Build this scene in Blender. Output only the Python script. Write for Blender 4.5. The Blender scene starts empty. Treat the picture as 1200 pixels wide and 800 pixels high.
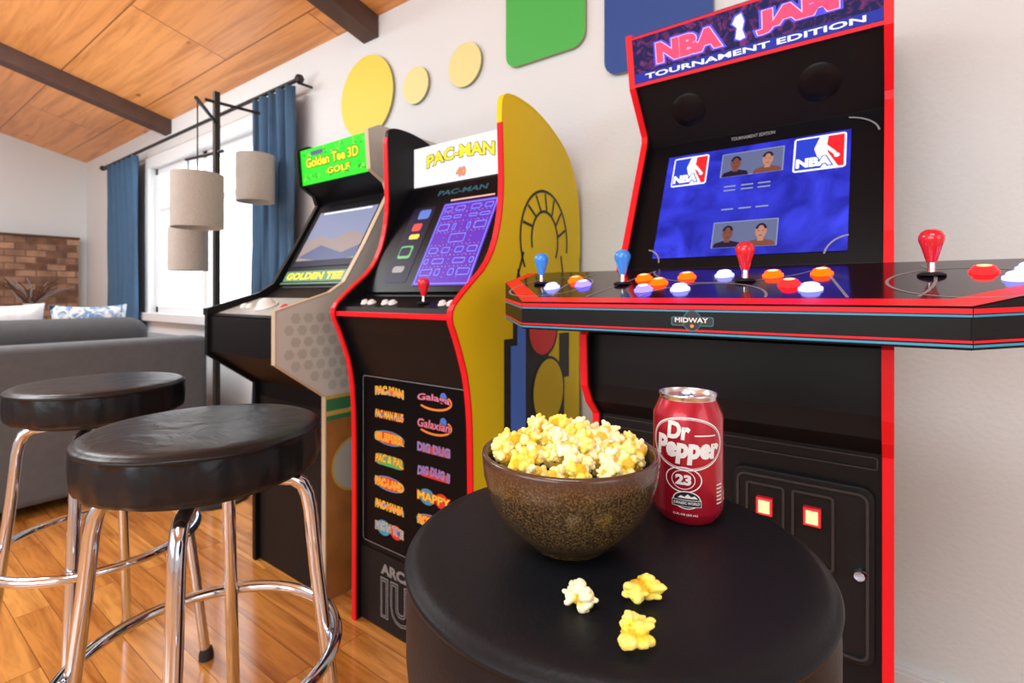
import bpy, bmesh, math, random
from mathutils import Vector, Matrix, noise as mnoise
random.seed(4)
S = bpy.context.scene
COL = S.collection
ORG = {}
pi = math.pi

# ---------------------------------------------------------------- materials
def new_mat(name):
    m = bpy.data.materials.new(name); m.use_nodes = True
    nt = m.node_tree
    return m, nt, nt.nodes['Principled BSDF']

def mat(name, col, rough=.5, metal=0., emit=0., ecol=None, spec=.5, coat=0., var=.0, vscale=8., bump=0., bscale=60., sheen=0., dist=0.):
    m, nt, b = new_mat(name)
    N = nt.nodes; L = nt.links
    tc = N.new('ShaderNodeTexCoord')
    nz = N.new('ShaderNodeTexNoise'); nz.inputs['Scale'].default_value = vscale; nz.inputs['Detail'].default_value = 4
    L.new(tc.outputs['Object'], nz.inputs['Vector'])
    mx = N.new('ShaderNodeMix'); mx.data_type = 'RGBA'
    c = Vector(col)
    mx.inputs[6].default_value = (*(c*(1-var)), 1); mx.inputs[7].default_value = (*[min(1, v) for v in (c*(1+var))], 1)
    L.new(nz.outputs['Fac'], mx.inputs[0]); L.new(mx.outputs[2], b.inputs['Base Color'])
    b.inputs['Roughness'].default_value = rough; b.inputs['Metallic'].default_value = metal
    b.inputs['Specular IOR Level'].default_value = spec
    b.inputs['Coat Weight'].default_value = coat
    b.inputs['Coat Roughness'].default_value = .08
    if sheen: b.inputs['Sheen Weight'].default_value = sheen
    if emit:
        b.inputs['Emission Color'].default_value = (*(ecol or col), 1); b.inputs['Emission Strength'].default_value = emit
    if bump:
        n2 = N.new('ShaderNodeTexNoise'); n2.inputs['Scale'].default_value = bscale; n2.inputs['Detail'].default_value = 5; n2.inputs['Distortion'].default_value = dist
        L.new(tc.outputs['Object'], n2.inputs['Vector'])
        bp = N.new('ShaderNodeBump'); bp.inputs['Strength'].default_value = bump; bp.inputs['Distance'].default_value = .01
        L.new(n2.outputs['Fac'], bp.inputs['Height']); L.new(bp.outputs['Normal'], b.inputs['Normal'])
    return m

def wood(name, c1, c2, dark, row, length, rough, gap=.002, coat=0., grain=(1.5, 18, 18), knots=False, gdark=(.62, .52, .42), dist=.6):
    m, nt, b = new_mat(name); N = nt.nodes; L = nt.links
    tc = N.new('ShaderNodeTexCoord')
    br = N.new('ShaderNodeTexBrick'); br.offset = .37
    br.inputs['Scale'].default_value = 1; br.inputs['Row Height'].default_value = row; br.inputs['Brick Width'].default_value = length
    br.inputs['Mortar Size'].default_value = gap; br.inputs['Mortar Smooth'].default_value = .2
    br.inputs['Color1'].default_value = (*c1, 1); br.inputs['Color2'].default_value = (*c2, 1); br.inputs['Mortar'].default_value = (*dark, 1)
    L.new(tc.outputs['Object'], br.inputs['Vector'])
    mp = N.new('ShaderNodeMapping'); mp.inputs['Scale'].default_value = grain
    L.new(tc.outputs['Object'], mp.inputs['Vector'])
    # shift the grain per board so it breaks at the seams
    ad = N.new('ShaderNodeVectorMath'); ad.operation = 'ADD'
    sc = N.new('ShaderNodeVectorMath'); sc.operation = 'SCALE'; sc.inputs[3].default_value = 37.
    L.new(br.outputs['Color'], sc.inputs[0]); L.new(mp.outputs[0], ad.inputs[0]); L.new(sc.outputs[0], ad.inputs[1])
    nz = N.new('ShaderNodeTexNoise'); nz.inputs['Scale'].default_value = 1.; nz.inputs['Detail'].default_value = 10; nz.inputs['Roughness'].default_value = .62; nz.inputs['Distortion'].default_value = dist
    L.new(ad.outputs[0], nz.inputs['Vector'])
    rp = N.new('ShaderNodeValToRGB'); rp.color_ramp.elements[0].position = .34; rp.color_ramp.elements[0].color = (*gdark, 1)
    rp.color_ramp.elements[1].position = .58; rp.color_ramp.elements[1].color = (1.1, 1.1, 1.08, 1)
    L.new(nz.outputs['Fac'], rp.inputs[0])
    mx = N.new('ShaderNodeMix'); mx.data_type = 'RGBA'; mx.blend_type = 'MULTIPLY'; mx.inputs[0].default_value = .8
    L.new(br.outputs['Color'], mx.inputs[6]); L.new(rp.outputs[0], mx.inputs[7])
    out = mx.outputs[2]
    if knots:
        vo = N.new('ShaderNodeTexVoronoi'); vo.inputs['Scale'].default_value = 3.2
        mp2 = N.new('ShaderNodeMapping'); mp2.inputs['Scale'].default_value = (.7, 1.3, 1)
        L.new(tc.outputs['Object'], mp2.inputs['Vector']); L.new(mp2.outputs[0], vo.inputs['Vector'])
        r2 = N.new('ShaderNodeValToRGB'); r2.color_ramp.elements[0].position = .03; r2.color_ramp.elements[0].color = (.28, .14, .08, 1)
        r2.color_ramp.elements[1].position = .075; r2.color_ramp.elements[1].color = (1, 1, 1, 1)
        L.new(vo.outputs['Distance'], r2.inputs[0])
        m3 = N.new('ShaderNodeMix'); m3.data_type = 'RGBA'; m3.blend_type = 'MULTIPLY'; m3.inputs[0].default_value = .85
        L.new(out, m3.inputs[6]); L.new(r2.outputs[0], m3.inputs[7]); out = m3.outputs[2]
    L.new(out, b.inputs['Base Color'])
    b.inputs['Roughness'].default_value = rough; b.inputs['Coat Weight'].default_value = coat; b.inputs['Coat Roughness'].default_value = .12
    return m

M = {}
M['wall'] = mat('white_wall_paint', (.78, .83, .86), .8, var=.015, vscale=1.5, bump=.15, bscale=90)
M['white'] = mat('white_paint', (.82, .85, .88), .45, var=.02)
M['floor'] = wood('honey_oak_floor', (.84, .40, .10), (.64, .25, .05), (.22, .07, .015), .085, .9, .18, gap=.0010, coat=.5, grain=(2.2, 26, 5), gdark=(.48, .32, .20))
M['ceil'] = wood('orange_pine_ceiling', (.90, .42, .14), (.80, .35, .115), (.34, .12, .035), .45, 2.2, .4, gap=.004, coat=.1, grain=(1.2, 20, 5), knots=True, gdark=(.70, .56, .42))
M['beam'] = mat('dark_beam_wood', (.085, .045, .035), .55, var=.4, vscale=12, bump=.2)
M['black'] = mat('black_laminate', (.007, .007, .009), .38, spec=.18, var=.2)
M['blackm'] = mat('black_matte', (.011, .011, .013), .5, spec=.2, var=.2, bump=.1)
M['gloss'] = mat('black_gloss_acrylic', (.004, .004, .006), .3, spec=.10)
M['domes'] = mat('black_gloss_dome', (.005, .005, .007), .30, spec=.2)
M['deckdark'] = mat('dark_gloss_deck_print', (.018, .008, .016), .12, spec=.55, var=.4, vscale=6)
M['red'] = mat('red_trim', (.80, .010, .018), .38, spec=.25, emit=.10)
M['yellow'] = mat('yellow_laminate', (.92, .66, .008), .42, var=.03, spec=.25, emit=.05)  # slight emission added so the unlit panel looks more vivid
M['vinyl'] = mat('black_vinyl', (.006, .0075, .011), .46, bump=.07, bscale=320, var=.2, spec=.22)
M['vinyls'] = mat('black_vinyl_creased', (.006, .008, .012), .33, bump=.34, bscale=11, var=.2, spec=.32, dist=1.6)
M['chrome'] = mat('chrome', (.70, .77, .88), .08, 1.)
M['rubber'] = mat('black_rubber', (.02, .02, .02), .7)
M['sofa'] = mat('grey_fabric', (.12, .13, .145), .9, var=.15, vscale=30, bump=.3, bscale=200, sheen=.1)
M['sofad'] = mat('dark_grey_fabric', (.08, .085, .095), .9, var=.15, vscale=30, bump=.3, bscale=200)
M['curtain'] = mat('blue_curtain', (.055, .13, .24), .85, var=.12, vscale=20, bump=.2, bscale=150)
M['iron'] = mat('black_iron', (.015, .015, .016), .45)
M['shade'] = mat('linen_shade', (.46, .43, .39), .9, var=.08, vscale=60, bump=.4, bscale=120, emit=.04)
M['pillw'] = mat('white_pillow', (.70, .72, .75), .9, var=.35, vscale=14, bump=.2)
M['dkbrown'] = mat('dark_brown_wood', (.10, .045, .022), .5, var=.3)
def em(name, c, s=1., rough=.35, base=.25):
    return mat(name, tuple(v*base for v in c), rough, emit=s, ecol=c, spec=.12)
M['e_white'] = em('glow_white', (.90, .91, .95), .9, base=.3)
M['e_red'] = em('glow_red', (.95, .02, .03), .9)
M['e_pink'] = em('glow_pink_red', (1., .05, .12), 1.6)
M['e_halo'] = em('glow_pale_pink', (1., .55, .68), 1.2)
M['b_orange'] = em('button_orange', (1., .060, .001), 4.5, base=.1)
M['b_red'] = em('button_red', (1., .010, .010), 4.5, base=.1)
M['b_blue'] = em('button_blue', (.16, .12, 1.), 4., base=.1)
M['b_cool'] = em('button_cool_white', (.32, .34, 1.), 3.2, base=.1)
M['b_corewarm'] = em('button_core_warm', (1., .30, .14), 3.6, base=.1)
M['b_corecool'] = em('button_core_cool', (.85, .85, 1.), 2.6, base=.1)
M['e_orange'] = em('glow_orange', (1., .30, .04), 1.)
M['e_green'] = em('glow_green', (.035, .62, .03), 1.3)
M['e_greend'] = em('glow_deep_green', (.01, .20, .02), .7)
M['e_lime'] = em('glow_lime', (.45, .85, .08), 1.1)
M['e_yellow'] = em('glow_yellow', (.95, .78, .04), 1.1)
M['e_sky'] = em('glow_sky', (.30, .35, .55), .7)
M['e_sand'] = em('glow_sand', (.42, .34, .33), .7)
M['e_purple'] = em('glow_purple', (.13, .035, .48), 1.)
M['e_mazeblue'] = em('glow_mazeblue', (.22, .30, 1.), 1.05)
M['e_haloblue'] = em('glow_halo_blue', (.10, .08, .75), 1.1)
M['e_peach'] = em('glow_peach', (.95, .55, .45), .8)
M['e_dark'] = em('glow_dark', (.02, .015, .06), .4)
M['e_navy'] = em('glow_navy', (.02, .03, .36), .9)
M['e_bluel'] = em('glow_badge_blue', (.02, .05, .55), 1.)
M['e_skin'] = em('glow_skin', (.20, .07, .05), .8)
M['e_skinl'] = em('glow_skin_light', (.50, .24, .16), .8)
M['e_slate'] = em('glow_slate', (.13, .16, .30), .8)
M['p_white'] = mat('print_white', (.88, .88, .88), .4)
M['p_grey'] = mat('print_grey', (.26, .26, .28), .4)
M['p_dk'] = mat('print_dark_grey', (.022, .022, .025), .4)
M['p_red'] = mat('print_red', (.7, .03, .03), .4, emit=.12)
M['p_orange'] = mat('print_orange', (.85, .25, .04), .4, emit=.15)
M['p_yellow'] = mat('print_yellow', (.85, .65, .05), .4, emit=.15)
M['p_blue'] = mat('print_blue', (.07, .18, .65), .4, emit=.15)
M['p_violet'] = mat('print_violet', (.35, .18, .75), .4, emit=.15)
M['p_green'] = mat('print_green', (.08, .45, .14), .4, emit=.12)
M['p_cyan'] = mat('print_cyan', (.04, .30, .50), .4, emit=.08)
M['p_teal'] = mat('print_teal', (.01, .10, .16), .4)
M['p_tealm'] = mat('print_mid_teal', (.02, .18, .22), .4)
M['p_pink'] = mat('print_pink', (.75, .22, .35), .4, emit=.12)
M['p_black'] = mat('print_black', (.01, .01, .012), .4)
M['jred'] = mat('red_plastic', (.75, .012, .03), .2, coat=.6, emit=.08)
M['jblue'] = mat('blue_plastic', (.03, .28, .85), .2, coat=.6, emit=.12)
M['golfwhite'] = mat('cream_laminate', (.62, .62, .58), .45, var=.04)
M['golfdeck'] = mat('grey_control_laminate', (.48, .50, .49), .35, var=.3, vscale=20)
M['dimple'] = mat('dimple_print', (.49, .50, .46), .45)
M['golfwood'] = mat('wood_print', (.40, .17, .045), .4, var=.35, vscale=14)
M['golfgreen'] = mat('green_print', (.05, .22, .09), .4)
M['gold'] = mat('gold_print', (.60, .45, .10), .4)
M['tan'] = mat('tan_edge', (.62, .52, .38), .45)
M['canred'] = mat('can_red', (.48, .008, .030), .25, .35, coat=.6)
M['alu'] = mat('aluminium', (.75, .75, .77), .25, 1.)
M['decal_y'] = mat('decal_yellow', (.84, .70, .07), .5)
M['decal_p'] = mat('decal_pale_yellow', (.84, .79, .34), .5)
M['decal_g'] = mat('decal_green', (.07, .50, .09), .5)
M['decal_b'] = mat('decal_blue', (.02, .075, .33), .5)
M['decal_s'] = mat('decal_edge', (.35, .33, .2), .6)

def ramp_noise_mat(name, scale, p0, c0, p1, c1, rough, emit=0, dist=1.5, detail=6):
    m, nt, b = new_mat(name); N = nt.nodes; L = nt.links
    tc = N.new('ShaderNodeTexCoord'); nz = N.new('ShaderNodeTexNoise'); nz.inputs['Scale'].default_value = scale; nz.inputs['Detail'].default_value = detail; nz.inputs['Distortion'].default_value = dist
    L.new(tc.outputs['Object'], nz.inputs['Vector'])
    r = N.new('ShaderNodeValToRGB'); r.color_ramp.elements[0].position = p0; r.color_ramp.elements[0].color = (*c0, 1)
    r.color_ramp.elements[1].position = p1; r.color_ramp.elements[1].color = (*c1, 1)
    L.new(nz.outputs['Fac'], r.inputs[0])
    if emit:
        L.new(r.outputs[0], b.inputs['Emission Color']); b.inputs['Emission Strength'].default_value = emit
        b.inputs['Base Color'].default_value = (.005, .005, .03, 1)
    else: L.new(r.outputs[0], b.inputs['Base Color'])
    b.inputs['Roughness'].default_value = rough; b.inputs['Specular IOR Level'].default_value = .08
    return m
M['screenblue'] = ramp_noise_mat('creased_blue_screen', 9, .35, (.010, .016, .34), .7, (.045, .060, .85), .3, 1.1)
M['crowd'] = ramp_noise_mat('marquee_crowd_print', 45, .48, (.008, .006, .07), .72, (.28, .03, .16), .3, .9, 2, 3)
M['pillb'] = ramp_noise_mat('blue_white_pillow', 22, .42, (.16, .28, .46), .55, (.72, .74, .76), .9, 0, 1, 2)

def brick_mat():
    m, nt, b = new_mat('tan_brick'); N = nt.nodes; L = nt.links
    tc = N.new('ShaderNodeTexCoord'); sp = N.new('ShaderNodeSeparateXYZ'); cb = N.new('ShaderNodeCombineXYZ')
    L.new(tc.outputs['Object'], sp.inputs[0]); L.new(sp.outputs['Y'], cb.inputs['X']); L.new(sp.outputs['Z'], cb.inputs['Y'])
    br = N.new('ShaderNodeTexBrick'); br.inputs['Scale'].default_value = 1
    br.inputs['Row Height'].default_value = .06; br.inputs['Brick Width'].default_value = .14; br.inputs['Mortar Size'].default_value = .006
    br.inputs['Color1'].default_value = (.50, .30, .19, 1); br.inputs['Color2'].default_value = (.15, .07, .045, 1); br.inputs['Mortar'].default_value = (.18, .12, .09, 1)
    L.new(cb.outputs[0], br.inputs['Vector'])
    nz = N.new('ShaderNodeTexNoise'); nz.inputs['Scale'].default_value = 9; nz.inputs['Detail'].default_value = 5; L.new(tc.outputs['Object'], nz.inputs['Vector'])
    mx = N.new('ShaderNodeMix'); mx.data_type = 'RGBA'; mx.blend_type = 'OVERLAY'; mx.inputs[0].default_value = .9
    L.new(br.outputs['Color'], mx.inputs[6]); L.new(nz.outputs['Fac'], mx.inputs[7]); L.new(mx.outputs[2], b.inputs['Base Color'])
    bp = N.new('ShaderNodeBump'); bp.inputs['Strength'].default_value = .6; bp.invert = True; L.new(br.outputs['Fac'], bp.inputs['Height']); L.new(bp.outputs['Normal'], b.inputs['Normal'])
    b.inputs['Roughness'].default_value = .9
    return m
M['brick'] = brick_mat()

def glaze_mat():
    m, nt, b = new_mat('speckled_brown_glaze'); N = nt.nodes; L = nt.links
    tc = N.new('ShaderNodeTexCoord'); nz = N.new('ShaderNodeTexNoise'); nz.inputs['Scale'].default_value = 560; nz.inputs['Detail'].default_value = 3
    L.new(tc.outputs['Object'], nz.inputs['Vector'])
    r = N.new('ShaderNodeValToRGB'); e = r.color_ramp.elements
    e[0].position = .44; e[0].color = (.042, .023, .011, 1); e[1].position = .76; e[1].color = (.20, .14, .058, 1)
    L.new(nz.outputs['Fac'], r.inputs[0])
    sp = N.new('ShaderNodeSeparateXYZ'); L.new(tc.outputs['Object'], sp.inputs[0])
    mr = N.new('ShaderNodeMapRange'); mr.inputs[1].default_value = .066; mr.inputs[2].default_value = .084
    L.new(sp.outputs['Z'], mr.inputs[0])
    mx = N.new('ShaderNodeMix'); mx.data_type = 'RGBA'; mx.inputs[7].default_value = (.085, .036, .022, 1)
    L.new(mr.outputs[0], mx.inputs[0]); L.new(r.outputs[0], mx.inputs[6]); L.new(mx.outputs[2], b.inputs['Base Color'])
    b.inputs['Roughness'].default_value = .2; b.inputs['Coat Weight'].default_value = .4
    bp = N.new('ShaderNodeBump'); bp.inputs['Strength'].default_value = .12; bp.inputs['Distance'].default_value = .002
    L.new(nz.outputs['Fac'], bp.inputs['Height']); L.new(bp.outputs['Normal'], b.inputs['Normal'])
    return m
M['glaze'] = glaze_mat()

def popcorn_mat():
    m, nt, b = new_mat('buttered_popcorn'); N = nt.nodes; L = nt.links
    at = N.new('ShaderNodeAttribute'); at.attribute_name = 'crease'
    oi = N.new('ShaderNodeObjectInfo')
    tc = N.new('ShaderNodeTexCoord'); nz = N.new('ShaderNodeTexNoise'); nz.inputs['Scale'].default_value = 1.6
    L.new(tc.outputs['Object'], nz.inputs['Vector'])
    r = N.new('ShaderNodeValToRGB'); e = r.color_ramp.elements
    e[0].position = .0; e[0].color = (.84, .50, .05, 1); e[1].position = .70; e[1].color = (1., .96, .76, 1)
    k = e.new(.28); k.color = (.98, .82, .28, 1)
    L.new(at.outputs['Fac'], r.inputs[0])
    mx = N.new('ShaderNodeMix'); mx.data_type = 'RGBA'; mx.blend_type = 'MULTIPLY'
    mx.inputs[7].default_value = (1., .86, .18, 1)
    ad = N.new('ShaderNodeMath'); ad.operation = 'MULTIPLY_ADD'; ad.inputs[1].default_value = .8; L.new(nz.outputs['Fac'], ad.inputs[0]); L.new(oi.outputs['Random'], ad.inputs[2])
    mr = N.new('ShaderNodeMapRange'); mr.inputs[1].default_value = .5; mr.inputs[2].default_value = 1.25; mr.inputs[3].default_value = .12; mr.inputs[4].default_value = .95
    L.new(ad.outputs[0], mr.inputs[0]); L.new(mr.outputs[0], mx.inputs[0]); L.new(r.outputs[0], mx.inputs[6])
    L.new(mx.outputs[2], b.inputs['Base Color']); b.inputs['Roughness'].default_value = .6; b.inputs['Specular IOR Level'].default_value = .3
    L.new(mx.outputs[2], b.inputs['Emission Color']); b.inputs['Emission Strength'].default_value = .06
    b.inputs['Subsurface Weight'].default_value = .2; b.inputs['Subsurface Radius'].default_value = (.006, .005, .003); b.inputs['Subsurface Scale'].default_value = .5
    return m
M['pop'] = popcorn_mat()

# ---------------------------------------------------------------- geometry helpers
def thing(name, loc, label, category, group=None):
    e = bpy.data.objects.new(name, None); e.empty_display_size = .05; e.location = loc
    COL.objects.link(e); e['label'] = label; e['category'] = category
    if group: e['group'] = group
    ORG[e.name] = Vector(loc)
    return e

class G:
    def __init__(s): s.bm = bmesh.new()
    def raw(s, vs, fs, m=0):
        bv = [s.bm.verts.new(v) for v in vs]
        for f in fs:
            try: s.bm.faces.new([bv[i] for i in f]).material_index = m
            except ValueError: pass
    def box(s, x0, x1, y0, y1, z0, z1, m=0):
        vs = [(x, y, z) for x in (x0, x1) for y in (y0, y1) for z in (z0, z1)]
        s.raw(vs, [(0,1,3,2),(4,6,7,5),(0,4,5,1),(2,3,7,6),(0,2,6,4),(1,5,7,3)], m); return s
    def prism(s, poly, x0, x1, m=0, ms=None):
        n = len(poly); vs = [(x0, *p) for p in poly] + [(x1, *p) for p in poly]
        bv = [s.bm.verts.new(v) for v in vs]
        s.bm.faces.new(bv[:n]).material_index = m if ms is None else ms
        s.bm.faces.new(bv[n:][::-1]).material_index = m if ms is None else ms
        for i in range(n):
            j = (i+1) % n
            s.bm.faces.new((bv[i], bv[n+i], bv[n+j], bv[j])).material_index = m
        return s
    def prismz(s, poly, zb, zt, m=0, mt=None):
        n = len(poly)
        a = [s.bm.verts.new((x, y, zb(y))) for x, y in poly]; b = [s.bm.verts.new((x, y, zt(y))) for x, y in poly]
        s.bm.faces.new(a[::-1]).material_index = m; s.bm.faces.new(b).material_index = m if mt is None else mt
        for i in range(n):
            j = (i+1) % n; s.bm.faces.new((a[i], a[j], b[j], b[i])).material_index = m
        return s
    def lathe(s, c, prof, m=0, n=40, axis=Vector((0,0,1)), mats=None):
        c = Vector(c); q = Vector((0,0,1)).rotation_difference(Vector(axis).normalized())
        rings = []
        for r, z in prof:
            if r < 1e-6: rings.append([s.bm.verts.new(c + q @ Vector((0,0,z)))])
            else: rings.append([s.bm.verts.new(c + q @ Vector((r*math.cos(2*pi*k/n), r*math.sin(2*pi*k/n), z))) for k in range(n)])
        for i, (a, b) in enumerate(zip(rings[:-1], rings[1:])):
            for k in range(n):
                k2 = (k+1) % n
                if len(a) == 1 and len(b) == 1: continue
                f = (a[0], b[k2], b[k]) if len(a) == 1 else ((a[k], a[k2], b[0]) if len(b) == 1 else (a[k], a[k2], b[k2], b[k]))
                s.bm.faces.new(f).material_index = mats[i] if mats else m
        return s
    def tube(s, path, r, m=0, n=14, closed=False):
        P = [Vector(p) for p in path]; N = len(P); rings = []
        t0 = (P[1]-P[0]).normalized(); up = Vector((0,0,1)) if abs(t0.z) < .9 else Vector((1,0,0))
        u = t0.cross(up).normalized()
        for i in range(N):
            if closed: t = (P[(i+1) % N]-P[i-1]).normalized()
            else: t = (P[min(i+1, N-1)]-P[max(i-1, 0)]).normalized()
            u = (u - t*u.dot(t)).normalized(); v = t.cross(u)
            rr = r[i] if isinstance(r, (list, tuple)) else r
            rings.append([s.bm.verts.new(P[i] + (u*math.cos(2*pi*k/n)+v*math.sin(2*pi*k/n))*rr) for k in range(n)])
        prs = list(zip(rings[:-1], rings[1:])) + ([(rings[-1], rings[0])] if closed else [])
        for a, b in prs:
            for k in range(n): s.bm.faces.new((a[k], a[(k+1) % n], b[(k+1) % n], b[k])).material_index = m
        if not closed: s.bm.faces.new(rings[0][::-1]).material_index = m; s.bm.faces.new(rings[-1]).material_index = m
        return s
    def put(s, pl, shape, m=0, off=.001):
        vs, fs = shape; s.raw([pl(x, y, off) for x, y in vs], fs, m); return s
    def done(s, parent, name, mats, label=None, smooth=True, bevel=0, bseg=2, ang=35, recalc=True):
        if recalc: bmesh.ops.recalc_face_normals(s.bm, faces=s.bm.faces)
        o3 = ORG[parent.name] if parent else Vector()
        if parent: bmesh.ops.translate(s.bm, verts=s.bm.verts, vec=-o3)
        me = bpy.data.meshes.new(name); s.bm.to_mesh(me); s.bm.free()
        for k in mats: me.materials.append(M[k])
        if smooth:
            me.shade_smooth(); me.set_sharp_from_angle(angle=math.radians(ang))
        ob = bpy.data.objects.new(name, me); COL.objects.link(ob)
        if parent: ob.parent = parent
        ORG[ob.name] = o3
        if label: ob['label'] = label
        if bevel:
            b = ob.modifiers.new('b', 'BEVEL'); b.width = bevel; b.segments = bseg; b.limit_method = 'ANGLE'; b.angle_limit = math.radians(40)
        return ob

class PL:
    def __init__(s, o, R, U):
        s.o = Vector(o); s.R = Vector(R).normalized(); s.U = Vector(U).normalized(); s.N = s.R.cross(s.U)
    def __call__(s, x, y, off): return s.o + s.R*x + s.U*y + s.N*off

def rect(cx, cy, w, h): return [(cx-w/2, cy-h/2), (cx+w/2, cy-h/2), (cx+w/2, cy+h/2), (cx-w/2, cy+h/2)], [(0,1,2,3)]
def poly(*p): return list(p), [tuple(range(len(p)))]
def disc(cx, cy, rx, ry=None, n=32):
    ry = ry or rx
    return [(cx+rx*math.cos(2*pi*k/n), cy+ry*math.sin(2*pi*k/n)) for k in range(n)], [tuple(range(n))]
def ring(cx, cy, rx, ry, t, a0=0, a1=2*pi, n=48):
    vs = []; fs = []
    for k in range(n+1):
        a = a0+(a1-a0)*k/n; c, q = math.cos(a), math.sin(a)
        vs += [(cx+(rx-t)*c, cy+(ry-t)*q), (cx+rx*c, cy+ry*q)]
        if k: fs.append((2*k-2, 2*k-1, 2*k+1, 2*k))
    return vs, fs
def rrectpts(cx, cy, w, h, r, n=5):
    p = []
    for (sx, sy, a) in ((1,1,0), (-1,1,pi/2), (-1,-1,pi), (1,-1,1.5*pi)):
        for k in range(n+1):
            b = a+pi/2*k/n; p.append((cx+sx*(w/2-r)+r*math.cos(b), cy+sy*(h/2-r)+r*math.sin(b)))
    return p
def rrect(cx, cy, w, h, r): return poly(*rrectpts(cx, cy, w, h, r))
def rframe(cx, cy, w, h, r, t):
    a = rrectpts(cx, cy, w, h, r); b = rrectpts(cx, cy, w-2*t, h-2*t, max(r-t, .0005)); n = len(a)
    return a+b, [(i, (i+1) % n, n+(i+1) % n, n+i) for i in range(n)]
def line(x0, y0, x1, y1, t):
    d = Vector((x1-x0, y1-y0)).normalized(); n = Vector((-d.y, d.x))*t/2
    return [(x0+n.x, y0+n.y), (x0-n.x, y0-n.y), (x1-n.x, y1-n.y), (x1+n.x, y1+n.y)], [(0,1,2,3)]

def _tm(s, off, shear):
    cu = bpy.data.curves.new('t', 'FONT'); cu.body = s; cu.size = 1; cu.offset = off; cu.shear = shear; cu.resolution_u = 3
    cu.fill_mode = 'FRONT'
    ob = bpy.data.objects.new('t', cu); COL.objects.link(ob)
    dg = bpy.context.evaluated_depsgraph_get(); ev = ob.evaluated_get(dg); me = ev.to_mesh()
    vs = [(v.co.x, v.co.y) for v in me.vertices]; fs = [tuple(p.vertices) for p in me.polygons]
    ev.to_mesh_clear(); bpy.data.objects.remove(ob); bpy.data.curves.remove(cu)
    return vs, fs
def text(s, cx, cy, w, h, bold=.02, outline=0., shear=0., arc=0.):
    v0, f0 = _tm(s, bold, shear)
    xs = [v[0] for v in v0]; ys = [v[1] for v in v0]
    x0, x1, y0, y1 = min(xs), max(xs), min(ys), max(ys)
    if outline: v0, f0 = _tm(s, bold+outline, shear)
    kx = w/(x1-x0); ky = h/(y1-y0)
    out = []
    for x, y in v0:
        X = (x-(x0+x1)/2)*kx; Y = (y-(y0+y1)/2)*ky
        out.append((cx+X, cy+Y + arc*(1-(2*X/w)**2)))
    return out, f0

# ---------------------------------------------------------------- ROOM
WY = 1.52; FX = -6.3; CZ = 2.26; SL = .24
def struct(ob, lab, cat):
    ob['kind'] = 'structure'; ob['label'] = lab; ob['category'] = cat
g = G().box(FX-.15, 2.75, -3.15, 1.67, -.1, 0); struct(g.done(None, 'floor', ['floor'], smooth=False), 'glossy honey-coloured oak plank floor', 'floor')
wx0, wx1, wz0, wz1 = -4.64, -2.90, .84, 1.96
g = G(); g.box(FX-.15, wx0, WY, WY+.14, 0, 2.5); g.box(wx1, 2.75, WY, WY+.14, 0, 2.5); g.box(wx0, wx1, WY, WY+.14, 0, wz0); g.box(wx0, wx1, WY, WY+.14, wz1, 2.5)
struct(g.done(None, 'wall_back', ['wall'], smooth=False), 'white painted wall behind the arcade cabinets', 'wall')
def slab(x0, x1, z0, z1, y0=-3.15, y1=WY+.14):
    g = G(); vs = []
    for x in (x0, x1):
        for y, zz in ((y0, z0), (y0, z1), (y1, z0), (y1, z1)): vs.append((x, y, CZ+(WY-y)*SL+zz))
    g.raw(vs, [(0,1,3,2),(4,6,7,5),(0,4,5,1),(2,3,7,6),(0,2,6,4),(1,5,7,3)]); return g
struct(slab(FX-.15, 2.75, 0, .06).done(None, 'ceiling', ['ceil'], smooth=False), 'vaulted ceiling of orange knotty pine boards', 'ceiling')
for i, bx in enumerate((-4.3, -1.95, .40)):
    struct(slab(bx-.055, bx+.055, -.10, 0, y1=WY).done(None, f'trim_{i+1}', ['beam'], smooth=False, bevel=.004), 'dark brown wooden ceiling beam', 'beam')
g = G().box(FX-.14, FX, -3.15, WY, 0, 3.5); struct(g.done(None, 'wall_left', ['wall'], smooth=False), 'white painted end wall of the living room', 'wall')
g = G().box(2.6, 2.74, -3.15, WY, 0, 3.5); struct(g.done(None, 'wall_right', ['wall'], smooth=False), 'white painted wall', 'wall')
g = G().box(FX-.14, 2.74, -3.14, -3.0, 0, 3.5); struct(g.done(None, 'wall_front', ['wall'], smooth=False), 'white painted wall', 'wall')
g = G().box(FX, 2.6, WY-.015, WY, 0, .095).box(FX, 2.6, WY-.011, WY, .095, .105); struct(g.done(None, 'baseboard_back', ['white'], smooth=False, bevel=.002), 'white painted baseboard', 'baseboard')
# window
g = G()
t = .05
g.box(wx0-.07, wx1+.07, WY-.02, WY, wz1, wz1+.08); g.box(wx0-.07, wx0, WY-.02, WY, wz0-.06, wz1); g.box(wx1, wx1+.07, WY-.02, WY, wz0-.06, wz1); g.box(wx0-.09, wx1+.09, WY-.05, WY, wz0-.06, wz0)
for a, b in ((wx0, wx0+t), (wx1-t, wx1), (-3.80, -3.73)): g.box(a, b, WY+.03, WY+.09, wz0, wz1)
g.box(wx0, wx1, WY+.03, WY+.09, wz0, wz0+t); g.box(wx0, wx1, WY+.03, WY+.09, wz1-t, wz1); g.box(wx0, wx1, WY+.04, WY+.08, 1.62, 1.65)
struct(g.done(None, 'window_1', ['white'], smooth=False, bevel=.003), 'white framed window with bright daylight', 'window')

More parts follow.
